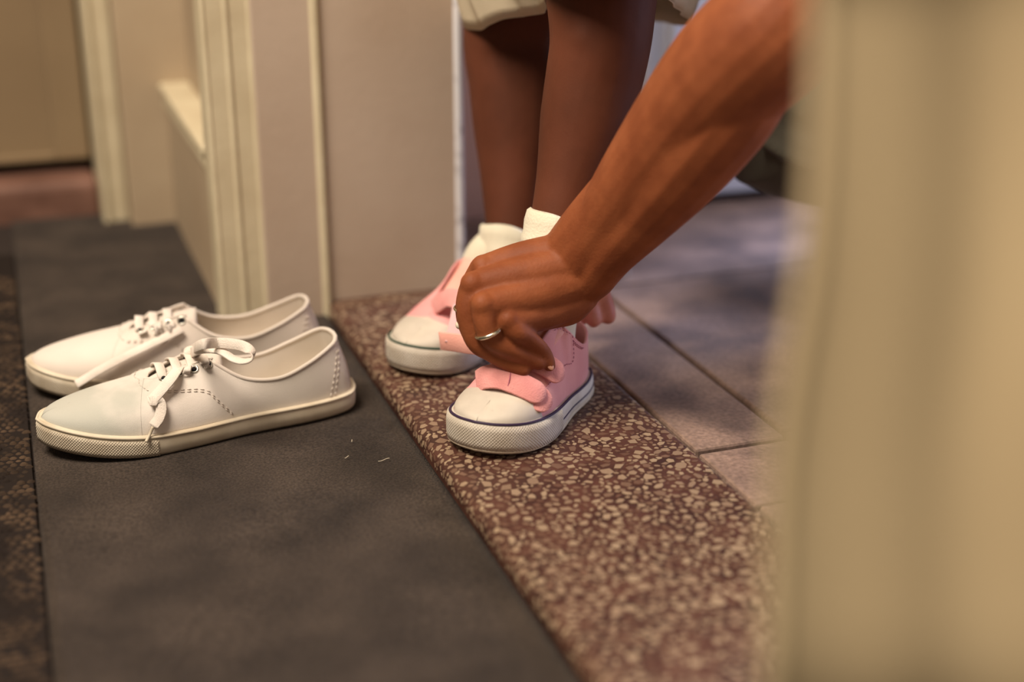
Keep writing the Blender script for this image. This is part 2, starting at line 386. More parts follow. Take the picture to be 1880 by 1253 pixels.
def fits(u, y, r):
    c = .0062; gi, gj = int(u / c), int(y / c)
    for a in range(gi - 3, gi + 4):
        for b in range(gj - 3, gj + 4):
            for q in cell.get((a, b), ()):
                if (q[0] - u) ** 2 + (q[1] - y) ** 2 < ((q[2] + r) * .86) ** 2: return False
    cell.setdefault((gi, gj), []).append((u, y, r)); return True
for rr, tries in ((.0058, 480), (.0044, 4800), (.0035, 18000), (.0027, 27000), (.0019, 32000)):
    for _ in range(tries):
        r = rr * random.uniform(.85, 1.12); u = random.uniform(u_lo + r, u_hi - r); y = random.uniform(.30, YJ - .004)
        if fits(u, y, r): chips.append((u, y, r))
chips.sort(key=lambda c: -c[2])
def chip_geo(u, y, r):
    n = random.choice((4, 5, 5, 6)); a0 = random.uniform(0, 6.28); el = random.uniform(.5, .95); ro = random.uniform(0, 3.14)
    top = []; low = []
    for k in range(n):
        a = a0 + 2 * math.pi * k / n + random.uniform(-.25, .25); q = r * random.uniform(.72, 1.22)
        px, py = q * math.cos(a), q * el * math.sin(a)
        du, dy = px * math.cos(ro) - py * math.sin(ro), px * math.sin(ro) + py * math.cos(ro)
        x, z, nx, nz = prof_at(u + du)
        nx, nz = (nx, nz)
        top.append((x + nx * .0003, y + dy, z + nz * .0003)); low.append((x - nx * .0006, y + dy, z - nz * .0006))
    x, z, nx, nz = prof_at(u); V = top + low + [(x + nx * .0003, y, z + nz * .0003)]
    Fc = [(k, (k + 1) % n, 2 * n) for k in range(n)] + [(k, n + k, n + (k + 1) % n, (k + 1) % n) for k in range(n)]
    return V, Fc
cnt = 0; rest = []
for c in chips:
    if cnt < 300 and .72 < c[1] < 1.32 and .30 < prof_at(c[0])[0] and random.random() < .8:
        V, Fc = chip_geo(*c); mesh_obj('stone_chip', V, Fc, 'chip', thr, smooth=False); cnt += 1
    else: rest.append(chip_geo(*c))
V, Fc = join(*rest); o = mesh_obj('stone_chips', V, Fc, 'chip', thr, smooth=False); o['kind'] = 'stuff'

# tiled side: paving slabs, each a piece with its own edges, over a recessed bed
bed = S(box('floor', (TX1 - .002, -.3, -.05), (2.6, 2.4, -.004), 'grout', None, 0))
tag(bed, 'stone-paved floor beyond the threshold', 'floor')
cols = [(TX1 + .007, .574, [-.1, .45, .838, .938, 1.365, 1.66]), (.580, .99, [-.1, .52, .952, 1.352, 1.66]), (.996, 1.41, [-.1, .3, .74, 1.16, 1.66]), (1.416, 1.85, [-.1, .5, .95, 1.36, 1.66]), (1.856, 2.3, [-.1, .4, .8, 1.2, 1.66])]
for x0, x1, yy in cols:
    for y0, y1 in zip(yy[:-1], yy[1:]):
        dz = random.uniform(-.0008, .0008)
        t = box('paving_tile', (x0, y0 + .0025, -.02), (x1, y1 - .0025, .008 + dz), 'tile', bed, .0025, 2)

# door wall: solid wall with the far jamb, stop bead, corner edge, casing
ZT = 2.4; WX0, WX1 = .212, .434
S(box('wall_doorway', (WX0, YJ + .045, -.02), (WX1, 1.90, ZT), 'wallcream', None, .001))
S(box('trim_1', (.2880, YJ + .004, -.02), (WX1 + .001, YJ + .047, ZT), 'plaster', None, .002))       # jamb face over the threshold
S(box('trim_2', (.226, YJ + .001, -.02), (.2870, YJ + .047, ZT), 'plaster', None, .002))            # jamb face beside the casing
tr = tube([(.2875, YJ + .0035, z) for z in (-.01, ZT)], .0058, 14, caps=False); S(mesh_obj('trim_3', *tr, 'paint'))  # stop bead
tr = tube([(WX1 + .0005, YJ + .0065, z) for z in (-.01, ZT)], .0055, 12, caps=False); S(mesh_obj('trim_4', *tr, 'bluewhite'))  # corner bead
cas = S(box('trim_5', (.1790, YJ + .006, -.01), (.2375, YJ + .05, ZT), 'paint', None, .002))        # door casing
for x, r in ((.1825, .0040), (.193, .0026), (.2035, .0050), (.2160, .0030), (.2260, .0050), (.2350, .0028)):
    b = tube([(x, YJ + .0092, z) for z in (-.01, ZT)], r, 12, caps=False); mesh_obj('casing_bead', *b, 'paint', cas)
# boxed-in lower panel with a sill, along the carpet side of the wall
S(box('wall_lower', (.182, YJ + .05, -.01), (.2125, 1.80, .166), 'wallcream', None, .0015))
sill = S(box('trim_6', (.1755, YJ + .05, .166), (.2125, 1.803, .178), 'paint', None, .004, 3))
S(box('trim_7', (.1795, YJ + .05, .150), (.1825, 1.80, .1585), 'paint', None, .001))
# pilaster, door frame, far door and its wooden sill
S(box('wall_pilaster', (.128, 1.80, -.01), (.215, 1.95, ZT), 'wallcream', None, .003))
fr = S(box('trim_8', (.0955, 1.83, -.01), (.1275, 1.98, ZT), 'paint', None, .004))
b = tube([(.1005, 1.830, z) for z in (-.01, ZT)], .005, 12, caps=False); mesh_obj('frame_bead', *b, 'paint', fr)
door = S(empty('door_1', (-.3, 1.93, 0)))
box('door_leaf', (-.5, .0, .062), (.392, .04, 2.1), 'doorleaf', door, .002)
box('door_stile', (.348, -.010, .062), (.392, .004, 2.1), 'doorleaf', door, .004)
box('door_rail', (-.5, -.006, .062), (.348, .003, .072), 'doorleaf', door, .002)
box('door_gap', (-.5, .012, .046), (.392, .035, .062), 'dark', door, 0)
S(box('trim_9', (-.85, 1.87, -.02), (.096, 1.99, .046), 'redwood', None, .012, 3))
S(box('wall_far', (-1.6, 1.98, -.02), (.215, 2.05, ZT), 'wallcream', None, 0))
# tiled side: mauve wall strip, white cabinet with dark plinth, slim white post
S(box('wall_back', (.4345, 1.665, -.03), (1.12, 1.75, ZT), 'mauve', None, .002))
cab = empty('white_cabinet', (.75, 1.62, 0))
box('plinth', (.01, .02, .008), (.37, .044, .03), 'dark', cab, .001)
box('carcass', (.0, .012, .026), (.37, .044, 1.3), 'cabinet', cab, .002)
box('cabinet_door', (.001, -.006, .024), (.0115, .0115, 1.3), 'cabinet', cab, .002)
box('cabinet_door', (.0150, -.006, .024), (.369, .0115, 1.3), 'cabinet', cab, .002)
box('door_moulding', (.030, -.012, .05), (.040, -.004, 1.25), 'cabinet', cab, .003)
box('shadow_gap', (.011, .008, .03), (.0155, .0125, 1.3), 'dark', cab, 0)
tag(cab, 'tall white panelled cabinet with a dark base gap behind the child', 'cabinet')
post = G(1138, 506, .008)
po = empty('white_post', (post.x, post.y, .008))
box('shaft', (-.006, -.006, .012), (.006, .006, .9), 'cabinet', po, .002)
box('foot', (-.0085, -.0085, 0), (.0085, .0085, .013), 'cabinet', po, .002)
tag(po, "slim white post standing on the paving just behind the adult's wrist", 'post')

# curtain hanging close to the camera on the right
edge = [(1418, 1253), (1424, 1050), (1428, 900), (1436, 800), (1452, 690), (1475, 560), (1492, 430), (1502, 280), (1508, 120), (1512, -40)]
ep = [D(x, y, .47) for x, y in edge]
zs = np.array([p.z for p in ep]); xs = np.array([p.x for p in ep]); yv = np.array([p.y for p in ep])
V = []; Fc = []; NZ, NW = 90, 110
for j in range(NZ + 1):
    z = .0 + 1.25 * j / NZ
    ex = np.interp(z, zs, xs); ey = np.interp(z, zs, yv)
    for i in range(NW + 1):
        s = i / NW * .55
        fold = .006 * math.sin(s * 42 + .6 * math.sin(z * 7)) * min(1, s * 14) + .0025 * math.sin(s * 95 + z * 5) * min(1, s * 20)
        # runs to the right and slowly away from the doorway; shallow folds
        V.append((ex + s * .93, ey - s * .30 + fold, z))
for j in range(NZ):
    for i in range(NW): a = j * (NW + 1) + i; Fc.append((a, a + 1, a + NW + 2, a + NW + 1))
cu = mesh_obj('curtain', V, Fc, 'curtain')
sm = cu.modifiers.new('thick', 'SOLIDIFY'); sm.thickness = .004; sm.offset = 0
hem = tube([V[j * (NW + 1)] for j in range(NZ + 1)], .004, 8); mesh_obj('hem', *hem, 'curtain', cu)
tag(cu, 'cream cloth curtain hanging blurred in the right foreground', 'curtain')

# ================================================================ SHOES
class Shoe:
    """Lofted low shoe: local x from heel to toe, y to the wearer's left, z up."""
    def __init__(s, L, lat, med, T, hs, spring, inset, left=True, dome=(.52, .70)):
        s.L = L; s.left = left; s.hs = hs; s.spring = spring; s.inset = inset; s.dome = dome
        sg = 1 if left else -1
        s.N = 72
        s.out = []
        for pts, sign in ((lat, 1), (med, 1)):
            c = np.array(catmull([(a * L, b * L * sg, 0) for a, b in pts], 12)); s.out.append(resample(c, s.N + 1))
        us = [t[0] for t in T]; tv = np.array([t[1:] for t in T]) * L
        d = np.array(catmull([(u, *v) for u, v in zip(us, tv)], 16))
        s.Td = d; s.sg = sg
        s.cent = 0
    def lift(s, x): return s.spring * max(0, (x / s.L - .62) / .38) ** 2 + .0015 * max(0, (.12 - x / s.L) / .12) ** 2
    def base(s, side, u, off=0.0):
        o = s.out[side]; f = u * s.N; i = min(int(f), s.N - 1); t = f - i; p = o[i] * (1 - t) + o[i + 1] * t
        a = o[max(i - 1, 0)]; b = o[min(i + 2, s.N)]; tg = b - a; nrm = np.array((tg[1], -tg[0], 0)); nrm /= np.linalg.norm(nrm) + 1e-12
        ysign = (1 if side == 0 else -1) * s.sg
        # outward normal: away from the shoe's middle
        c = np.array((s.L * .5, 0, 0))
        if u < .02: nrm = np.array((-1., 0, 0))
        elif u > .985: nrm = np.array((1., 0, 0))
        elif nrm @ np.array((p[0] - np.clip(p[0], .1 * s.L, .85 * s.L), p[1], 0)) < 0: nrm = -nrm
        return p + nrm * off
    def top(s, side, u):
        d = s.Td; v = np.array([np.interp(u, d[:, 0], d[:, k]) for k in (1, 2, 3)])
        v[1] *= (1 if side == 0 else -1) * s.sg
        return v
    def soleh(s, x): return s.hs(x / s.L)
    def surf(s, side, u, w, off=0.0):
        B = s.base(side, u, -s.inset); B[2] = s.soleh(B[0]) + s.lift(B[0]) - .002
        Tp = s.top(side, u); dz = Tp[2] - B[2]; h = (B - Tp) * (1, 1, 0)
        q = np.clip((u - s.dome[0]) / (s.dome[1] - s.dome[0]), 0, 1); q = q * q * (3 - 2 * q)
        d = s.Td; e = .02; i0, i1 = max(u - e, 0), min(u + e, 1)
        sx = np.interp(i1, d[:, 0], d[:, 1]) - np.interp(i0, d[:, 0], d[:, 1]); sz = np.interp(i1, d[:, 0], d[:, 3]) - np.interp(i0, d[:, 0], d[:, 3])
        slope = np.clip(sz / (sx + 1e-9), -.6, 0) * np.clip((u - .68) / .06, 0, 1)
        P1 = B + np.array((0, 0, dz * (.45 + .2 * q))); P2 = Tp + h * (.35 + .2 * q) + np.array((0, 0, -dz * .32 * (1 - q) + slope * max(h[0], 0) * .55))
        p = (1 - w) ** 3 * B + 3 * (1 - w) ** 2 * w * P1 + 3 * (1 - w) * w * w * P2 + w ** 3 * Tp
        if off and w > .999 and u > .7:
            n = np.array((-slope, 0, 1.0)); return Tp + n / np.linalg.norm(n) * off
        if off:
            e = 1e-3; a = s.surf(side, min(u + e, 1), w) - s.surf(side, max(u - e, 0), w); b = s.surf(side, u, min(w + e, 1)) - s.surf(side, u, max(w - e, 0))
            n = np.cross(a, b); ln = np.linalg.norm(n)
            if ln > 1e-12:
                n /= ln
                if n @ (p - np.array((np.clip(p[0], .1 * s.L, .85 * s.L), 0, .0))) < 0: n = -n
                p = p + n * off
        return p
    def nrm(s, side, u, w):
        a = s.surf(side, u, w, .001) - s.surf(side, u, w); return a / (np.linalg.norm(a) + 1e-12)
    def upper(s, u0=0, u1=1, w0=0, w1=1, nu=70, nw=22, off=0.0, sides=(0, 1)):
        parts = []
        for sd in sides:
            V = []; Fc = []
            for i in range(nu + 1):
                for j in range(nw + 1): V.append(s.surf(sd, u0 + (u1 - u0) * i / nu, w0 + (w1 - w0) * j / nw, off))
            for i in range(nu):
                for j in range(nw): a = i * (nw + 1) + j; Fc.append((a, a + 1, a + nw + 2, a + nw + 1))
            parts.append((V, Fc))
        return join(*parts)
    def loop(s): # full outline as (side,u) list
        return [(0, i / s.N) for i in range(s.N + 1)] + [(1, i / s.N) for i in range(s.N - 1, 0, -1)]
    def sole(s, layers):
        """layers: (offset, height fraction)"""
        lp = s.loop(); V = []; Fc = []; n = len(lp)
        for off, fr in layers:
            for sd, u in lp:
                p = s.base(sd, u, off); p[2] = s.soleh(p[0]) * fr + s.lift(p[0]); V.append(p)
        for r in range(len(layers) - 1):
            for k in range(n): Fc.append((r * n + k, r * n + (k + 1) % n, (r + 1) * n + (k + 1) % n, (r + 1) * n + k))
        for r in (0, len(layers) - 1):   # caps, strip across
            for i in range(s.N):
                a = i; b = i + 1
                c = (n - i) % n if i > 0 else 0; d = n - (i + 1)
                if i == 0: Fc.append((r * n, r * n + 1, r * n + n - 1))
                elif i == s.N - 1: Fc.append((r * n + a, r * n + b, r * n + n - a))
                else: Fc.append((r * n + a, r * n + b, r * n + n - b, r * n + n - a))
        return V, Fc
    def band(s, u0, off, f0, f1, thick, n=80, rows=4):
        """proud band around the front of the sole, u0..1..u0"""
        seq = [(0, u0 + (1 - u0) * i / n) for i in range(n + 1)] + [(1, 1 - (1 - u0) * i / n) for i in range(1, n + 1)]
        V = []; Fc = []; prof = [(off - .003, f0)] + [(off + thick * (1 if 0 < k < rows else .5), f0 + (f1 - f0) * k / rows) for k in range(rows + 1)] + [(off - .003, f1)]
        for sd, u in seq:
            for o, fr in prof:
                p = s.base(sd, u, o); p[2] = s.soleh(p[0]) * fr + s.lift(p[0]); V.append(p)
        k = len(prof)
        for i in range(len(seq) - 1):
            for j in range(k - 1): Fc.append((i * k + j, i * k + j + 1, (i + 1) * k + j + 1, (i + 1) * k + j))
        Fc.append(tuple(range(k))); Fc.append(tuple((len(seq) - 1) * k + j for j in range(k))[::-1])
        s.uvs = [(i * .0012 * (s.L / .2), j * .0044, 0) for i in range(len(seq)) for j in range(k)]
        return V, Fc
    def line(s, seq, off, fr, r, sides=6, closed=False):
        pts = []
        for sd, u in seq:
            p = s.base(sd, u, off); p[2] = s.soleh(p[0]) * fr + s.lift(p[0]); pts.append(p)
        return tube(pts, r, sides, closed)

def put_uv(o, s):
    V = o.data.vertices
    if len(V) == len(s.uvs):
        a = o.data.attributes.new('uvp', 'FLOAT_VECTOR', 'POINT')
        # true arc length along the band
        k = 7; run = 0; prev = None; vals = []
        for i in range(len(V) // k):
            c = V[i * k + 3].co
            if prev is not None: run += math.hypot(c.x - prev.x, c.y - prev.y)
            prev = c.copy()
            for j in range(k): vals += [run, V[i * k + j].co.z, 0]
        a.data.foreach_set('vector', vals)
    return o
def stitches(s, side, path, off=.0014, r=.0004, dash=.0032, gap=.0022):
    """dashes along a (u,w) polyline on the upper"""
    P = np.array(catmull([(*q, 0) for q in path], 14))[:, :2]
    pts = np.array([s.surf(side, u, w, off) for u, w in P]); d = np.r_[0, np.cumsum(np.linalg.norm(np.diff(pts, axis=0), axis=1))]
    parts = []; x = 0
    while x + dash < d[-1]:
        a = [np.array([np.interp(x + dash * t, d, pts[:, k]) for k in range(3)]) for t in (0, .5, 1)]
        parts.append(tube(a, [r * .6, r, r * .6], 5)); x += dash + gap
    return join(*parts)

# ---- white canvas plimsolls
LAT = [(0, 0), (.012, .06), (.05, .105), (.18, .132), (.38, .140), (.56, .166), (.70, .176), (.82, .152), (.91, .105), (.968, .05), (.99, -.0)]
MED = [(0, 0), (.012, -.06), (.05, -.105), (.18, -.124), (.38, -.112), (.56, -.140), (.70, -.168), (.82, -.158), (.91, -.12), (.968, -.065), (.99, 0)]
WT = [(0, .052, 0, .238), (.06, .06, .042, .238), (.12, .085, .078, .228), (.22, .17, .104, .190), (.32, .27, .112, .160), (.42, .375, .10, .172), (.49, .455, .070, .222),
      (.515, .47, .055, .240), (.57, .53, .047, .225), (.63, .60, .040, .205), (.675, .645, .028, .190), (.70, .665, .0, .184), (.78, .745, 0, .172), (.90, .845, 0, .154), (1, .895, 0, .143)]
def build_white(left, heel, ang, label):
    L = .271
    s = Shoe(L, LAT, MED, WT, lambda f: .0172 + .0042 * min(1, max(0, (f - .55) / .4)), .011, .0035, left)
    root = empty('canvas_shoe', (*heel, .001), ang)
    so = s.sole([(-.006, 0), (-.001, .02), (.0012, .18), (.0016, .5), (.0012, .80), (.0002, .97), (-.003, 1.0)]); sole = mesh_obj('sole', *so, 'rubber', root)
    put_uv(mesh_obj('toe_bumper', *s.band(.66, .0014, .06, .80, .0008), 'rubber_tex', sole), s)
    mesh_obj('sole_welt', *s.line(s.loop(), .0008, .93, .0013, 8, True), 'rubber', sole)
    cv = 'canvas_toe' if left else 'canvas'
    up = mesh_obj('upper', *s.upper(0, 1, nu=90), cv, root)
    sm = up.modifiers.new('t', 'SOLIDIFY'); sm.thickness = .0018; sm.offset = 0
    ve = mesh_obj('vamp', *s.upper(.70, 1, 0, 1, nu=40, off=.0012), cv, root)
    ins = s.sole([(-.006, .92), (-.006, .98)]); mesh_obj('insole', *ins, 'lining', root)
    col = [s.surf(0, u, 1) for u in np.linspace(.50, 0, 60)] + [s.surf(1, u, 1) for u in np.linspace(0, .50, 60)][1:]
    mesh_obj('collar_binding', *tube(col, .0019, 8), 'canvas', root)
    # facing edge around the throat
    fe = [s.surf(0, u, 1, .0006) for u in np.linspace(.505, .70, 30)] + [s.surf(1, u, 1, .0006) for u in np.linspace(.70, .505, 30)][1:]
    mesh_obj('throat_binding', *tube(fe, .0012, 7), 'canvas', root)
    # tongue
    V = []; Fc = []
    for i in range(21):
        t = i / 20; x = L * (.685 - .255 * t); z = L * (.172 + .070 * t + .012 * math.sin(t * 3)); wd = L * (.032 + .055 * t) * (1 if t < .9 else 1 - (t - .9) * 3)
        for j in range(13):
            y = -1 + 2 * j / 12; V.append((x, y * wd, z - L * .030 * y * y * (1 + .6 * t)))
    for i in range(20):
        for j in range(12): a = i * 13 + j; Fc.append((a, a + 1, a + 14, a + 13))
    tg = mesh_obj('tongue', V, Fc, 'canvas', root); sm = tg.modifiers.new('t', 'SOLIDIFY'); sm.thickness = .0025
    # eyelets + laces
    eu = [.520, .560, .600, .640]; s.ey = {}
    for sd in (0, 1):
        for k, u in enumerate(eu):
            ww = .90; p = s.surf(sd, u, ww, .0012); n = s.nrm(sd, u, ww); s.ey[sd, k] = (p, n)
            e = mesh_obj('eyelet', *torus(p, n, .0032, .0009), 'steel', root)
            mesh_obj('eyelet_hole', *ball(p - n * .0006, .0024, 10, 6), 'dark', e)
    for k in range(1, 4):
        a, na = s.ey[0, k]; b, nb = s.ey[1, k]; m = (a + b) / 2 + np.array((0, 0, .007))
        c = np.array(catmull([a - na * .002, a + na * .002 + (b - a) * .08, m, b + nb * .002 + (a - b) * .08, b - nb * .002], 6))
        mesh_obj('lace_bar', *ribbon(c, (1, 0, .15), .0078, .0016), 'lace', root)
    # stitching: quarter curve, heel counter
    st = []
    for sd in (0, 1):
        for o in (0, .035):
            st.append(stitches(s, sd, [(.665, .66 - o), (.60, .60 - o), (.545, .56 - o), (.50, .44 - o), (.455, .20 - o), (.44, .06)], r=.00048))
        for o in (0, .014):
            st.append(stitches(s, sd, [(.145 + o, .05), (.125 + o, .4), (.10 + o, .75), (.08 + o, .93)], r=.00048))
        st.append(stitches(s, sd, [(.715, .995), (.71, .86), (.69, .74), (.665, .66)], r=.00048))
    mesh_obj('stitching', *join(*st), 'thread', root)['kind'] = 'stuff'
    # heel stay
    V, Fc = s.upper(0, .06, .0, .96, nu=10, nw=20, off=.0011); mesh_obj('heel_stay', V, Fc, 'canvas', root)
    # stitched quarter overlay
    tag(root, label, 'shoe', 'pair of white canvas shoes on the carpet')
    bpy.context.view_layer.update()
    for o in (sole, up, ve): 
        o.name = o.name; BVH_name = o.name; bvh_add(o)
    return s, root
wn, wn_root = build_white(True, (.2575, 1.157), math.pi + math.radians(6), 'white canvas lace-up shoe nearest the camera with a bluish stained toe')
wf, wf_root = build_white(False, (.2545, 1.249), math.pi - math.radians(5), 'white canvas lace-up shoe behind its mate with small upright lace loops')
def world_path(keys, lift, n=8, names=None):
    """(px, py[, extra lift]) pixels dropped onto the built surface, lifted toward the camera; depth held when nothing is hit"""
    out = []; last = None
    for k in keys:
        if len(k) > 3: d = k[3]
        else:
            d = hit(k[0], k[1], names); d = d if d is not None else last
            last = d
        out.append(np.array(D(k[0], k[1], d - lift - (k[2] if len(k) > 2 else 0))))
    return np.array(catmull(out, n))
def to_local(root, pts):
    mi = root.matrix_world.inverted(); return [np.array(mi @ Vector(p)) for p in pts]
def lace(name, root, keys, lift=.002, side=(0, 0, 1), width=.0078, names=None, taper=False):
    c = to_local(root, world_path(keys, lift, names=names)); R = root.matrix_world.to_3x3().inverted()
    if side == 'face':
        v = np.array(R @ -FW); T, _, _ = frames(c); sv = np.cross(T, v + np.array((0, 0, .5)))
    elif hasattr(side[0], '__len__'):
        sd = np.array(side, float); t = np.linspace(0, len(sd) - 1, len(c)); sv = np.array([np.array(R @ Vector([np.interp(q, range(len(sd)), sd[:, k]) for k in range(3)])) for q in t])
    else: sv = np.array(R @ Vector(side))
    wd = np.full(len(c), width)
    if taper: wd[-4:] = np.linspace(width, .0026, 4)
    return mesh_obj(name, *ribbon(c, sv, wd, .0015), 'lace', root)
bpy.context.view_layer.update()
vd = tuple(-FW)
# near shoe: knot, loop to the right, long tail with aglet, short loop to the top eyelet
k0 = hit(340, 655) or 1.16
lace('lace_loop', wn_root, [(345, 648, .012), (368, 634, .016, 1.15), (400, 630, 0, 1.145), (440, 634, 0, 1.14), (460, 645, 0, 1.137), (462, 658, 0, 1.135), (448, 664, 0, 1.135), (428, 659, 0, 1.14), (405, 645, 0, 1.145), (375, 640, 0, 1.15), (350, 648, .012)], side=[(.15, .35, 1)] * 4 + [(.2, .8, .45), (.3, .95, .1), (.3, .95, .1), (.3, .95, .15), (.25, .9, .3), (.2, .6, .6), (.15, .35, 1)], width=.0085)
lace('lace_loop', wn_root, [(348, 648, .010), (358, 645, .014), (368, 652, .014), (375, 664, .006), (378, 672, .001)], side='face')
lace('lace_loop', wn_root, [(352, 650, .010), (350, 662, .006), (345, 676, .004), (341, 688, .002)], side=(1, .1, .2), width=.006)
lace('lace_tail', wn_root, [(352, 642, .014), (335, 665, .012), (318, 690, .010), (300, 712, .008), (281, 733, .004), (273, 738, .003)], side='face', width=.0092)
t = lace('lace_tail', wn_root, [(276, 736, .005), (292, 738, .004), (296, 752, .003), (292, 768, .003), (285, 778, .003), (281, 784, .003)], side='face', width=.0088, taper=True)
c = to_local(wn_root, world_path([(281, 784, .003), (275, 798, .003), (268, 812, .002)], .002)); mesh_obj('aglet', *tube(c, .0013, 8), 'rubber', t)
kp = np.array(to_local(wn_root, [D(350, 646, k0 - .012)])[0])
mesh_obj('lace_knot', *join(ball(kp, (.0062, .006, .0048)), ball(kp + (.003, .002, -.001), (.004, .004, .004))), 'lace', wn_root)
# far shoe: lace running down between the shoes, two small upright loops
lace('lace_tail', wf_root, [(334, 604, .003), (318, 612, .006), (290, 626, .006), (240, 650, .006), (190, 676, .006), (160, 694, .005), (140, 706, .004)], side='face', width=.0078)
lace('lace_loop', wf_root, [(262, 612, .006), (262, 594, .01), (268, 580, .012), (280, 577, .012), (288, 586, .010), (288, 600, .008), (290, 614, .004)], side=(.5, 1, .0), width=.008)
lace('lace_loop', wf_root, [(290, 612, .004), (290, 590, .010), (296, 574, .012), (306, 572, .012), (312, 584, .010), (312, 598, .006), (316, 608, .003)], side=(.5, 1, .0), width=.008)

# ---- child's pink strap sneakers
PLAT = [(0, 0), (.012, .07), (.05, .125), (.18, .165), (.38, .178), (.56, .208), (.70, .222), (.82, .208), (.91, .160), (.968, .085), (.99, 0)]
PMED = [(0, 0), (.012, -.07), (.05, -.125), (.18, -.158), (.38, -.155), (.56, -.185), (.70, -.212), (.82, -.208), (.91, -.17), (.968, -.095), (.99, 0)]
PT = [(0, .055, 0, .345), (.06, .065, .06, .34), (.13, .105, .115, .312), (.21, .175, .138, .275), (.30, .26, .140, .315), (.38, .335, .125, .39), (.42, .375, .09, .43),
      (.50, .46, .075, .415), (.58, .565, .065, .350), (.64, .66, .052, .300), (.675, .715, .03, .278), (.70, .73, .0, .272), (.78, .765, 0, .256), (.90, .81, 0, .234), (1, .84, 0, .215)]
def build_pink(left, heel, ang, label, stripe, closed):
    L = .184
    s = Shoe(L, PLAT, PMED, PT, lambda f: .0172 + .0090 * (lambda t: t * t * (3 - 2 * t))(min(1, max(0, (f - .25) / .6))), .006, .0045, left, dome=(.5, .70))
    root = empty('strap_sneaker', (*heel, TH), ang)
    sole = mesh_obj('sole', *s.sole([(-.005, 0), (-.001, .02), (.0006, .15), (.0010, .5), (.0006, .86), (-.0006, .98), (-.004, 1.0)]), 'psole', root)
    put_uv(mesh_obj('toe_bumper', *s.band(.56, .0008, .10, .93, .0018), 'psole_tex', sole), s)
    mesh_obj('outsole', *s.line(s.loop(), .0004, .12, .0016, 6, True), 'rubber', sole)
    mesh_obj('sole_stripe', *s.line(s.loop(), -.0008, .985, .0012, 8, True), stripe, sole)
    seq = [(0, u) for u in np.linspace(.55, 0, 50)] + [(1, u) for u in np.linspace(0, .55, 50)][1:]
    mesh_obj('side_stripe', *s.line(seq, .0007, .48, .0009, 6), stripe, sole)
    up = mesh_obj('upper', *s.upper(0, .83, nu=90), 'pink', root); sm = up.modifiers.new('t', 'SOLIDIFY'); sm.thickness = .0022; sm.offset = 0
    V = []; Fc = []   # rubber toe cap: proud of the upper, its rear edge curved
    for sd in (0, 1):
        o = len(V); nu, nw = 40, 22
        for i in range(nu + 1):
            for j in range(nw + 1):
                ww = j / nw; u0 = .69 + .125 * ww ** 1.3; V.append(s.surf(sd, u0 + (1 - u0) * i / nu, ww, .0013 if i > 0 else .0))
        for i in range(nu):
            for j in range(nw): a = o + i * (nw + 1) + j; Fc.append((a, a + 1, a + nw + 2, a + nw + 1))
    cap = mesh_obj('toe_cap', V, Fc, 'toecap', root)
    mesh_obj('insole', *s.sole([(-.006, .92), (-.006, .98)]), 'lining', root)
    col = [s.surf(0, u, 1) for u in np.linspace(.40, 0, 60)] + [s.surf(1, u, 1) for u in np.linspace(0, .40, 60)][1:]
    mesh_obj('collar_edge', *tube(col, .0014, 8), 'pink', root)
    V = []; Fc = []   # tongue
    for i in range(21):
        t = i / 20; x = L * (.745 - .42 * t); z = L * (.255 + .235 * t); wd = L * (.06 + .07 * t) * (1 if t < .9 else 1 - (t - .9) * 3)
        for j in range(13):
            y = -1 + 2 * j / 12; V.append((x, y * wd, z - L * .05 * y * y * (1 + .5 * t)))
    for i in range(20):
        for j in range(12): a = i * 13 + j; Fc.append((a, a + 1, a + 14, a + 13))
    tg = mesh_obj('tongue', V, Fc, 'pink_light', root); sm = tg.modifiers.new('t', 'SOLIDIFY'); sm.thickness = .003
    # eyestay overlay and the patch under the strap ends
    for sd in (0, 1):
        V, Fc = s.upper(.36, .665, .42, 1.0, nu=30, nw=14, off=.0009, sides=(sd,)); mesh_obj('eyestay', V, Fc, 'pink', root)
    st = []
    for sd in (0, 1):
        st.append(stitches(s, sd, [(.36, .99), (.355, .8), (.36, .55), (.40, .44), (.50, .41), (.60, .42), (.66, .46), (.672, .6)], off=.0022, r=.00042, dash=.0022, gap=.0014))
        st.append(stitches(s, sd, [(.375, .985), (.40, .955), (.42, .95), (.46, .95)], off=.0022, r=.0004, dash=.0020, gap=.0014))
        st.append(stitches(s, sd, [(.245, .93), (.30, .93), (.35, .93)], off=.0014, r=.0005, dash=.0020, gap=.0014))
        st.append(stitches(s, sd, [(.262, .90), (.30, .89), (.35, .89)], off=.0014, r=.0005, dash=.0020, gap=.0014))
    mesh_obj('stitching', *join(*st), 'pink_thread', root)['kind'] = 'stuff'
    V, Fc = s.upper(0, .05, 0, .97, nu=8, nw=18, off=.0012); mesh_obj('heel_stay', V, Fc, 'pink', root)
    def strap(uc, w_lat, w_med, width, off, nm='strap', m='pink_strap', shift=.0, arch=.004):
        pts = []; sd_ = []
        lat = [(0, uc + shift * (1 - ww), ww) for ww in np.linspace(1, w_lat, 14)]; md = [(1, uc, ww) for ww in np.linspace(w_med, 1, 10)]
        for sd, u, ww in md: pts.append(s.surf(sd, u, ww, off))
        a = s.surf(1, uc, 1, off); b = s.surf(0, uc, 1, off)
        for t in (.33, .66): pts.append(a * (1 - t) + b * t + np.array((0, 0, arch)))
        for sd, u, ww in lat: pts.append(s.surf(sd, u, ww, off))
        pts = resample(np.array(catmull(pts, 4)), 60)
        sv = np.array((1, 0, -.42)); return mesh_obj(nm, *ribbon(pts, sv, width, .0030, 1), m, root)
    if closed:
        parts = (up, sole, cap)
    else:
        parts = (up, sole, cap)
    tag(root, label, 'shoe', "child's pink strap sneakers on the threshold")
    bpy.context.view_layer.update()
    for o in parts: bvh_add(o)
    return s, root
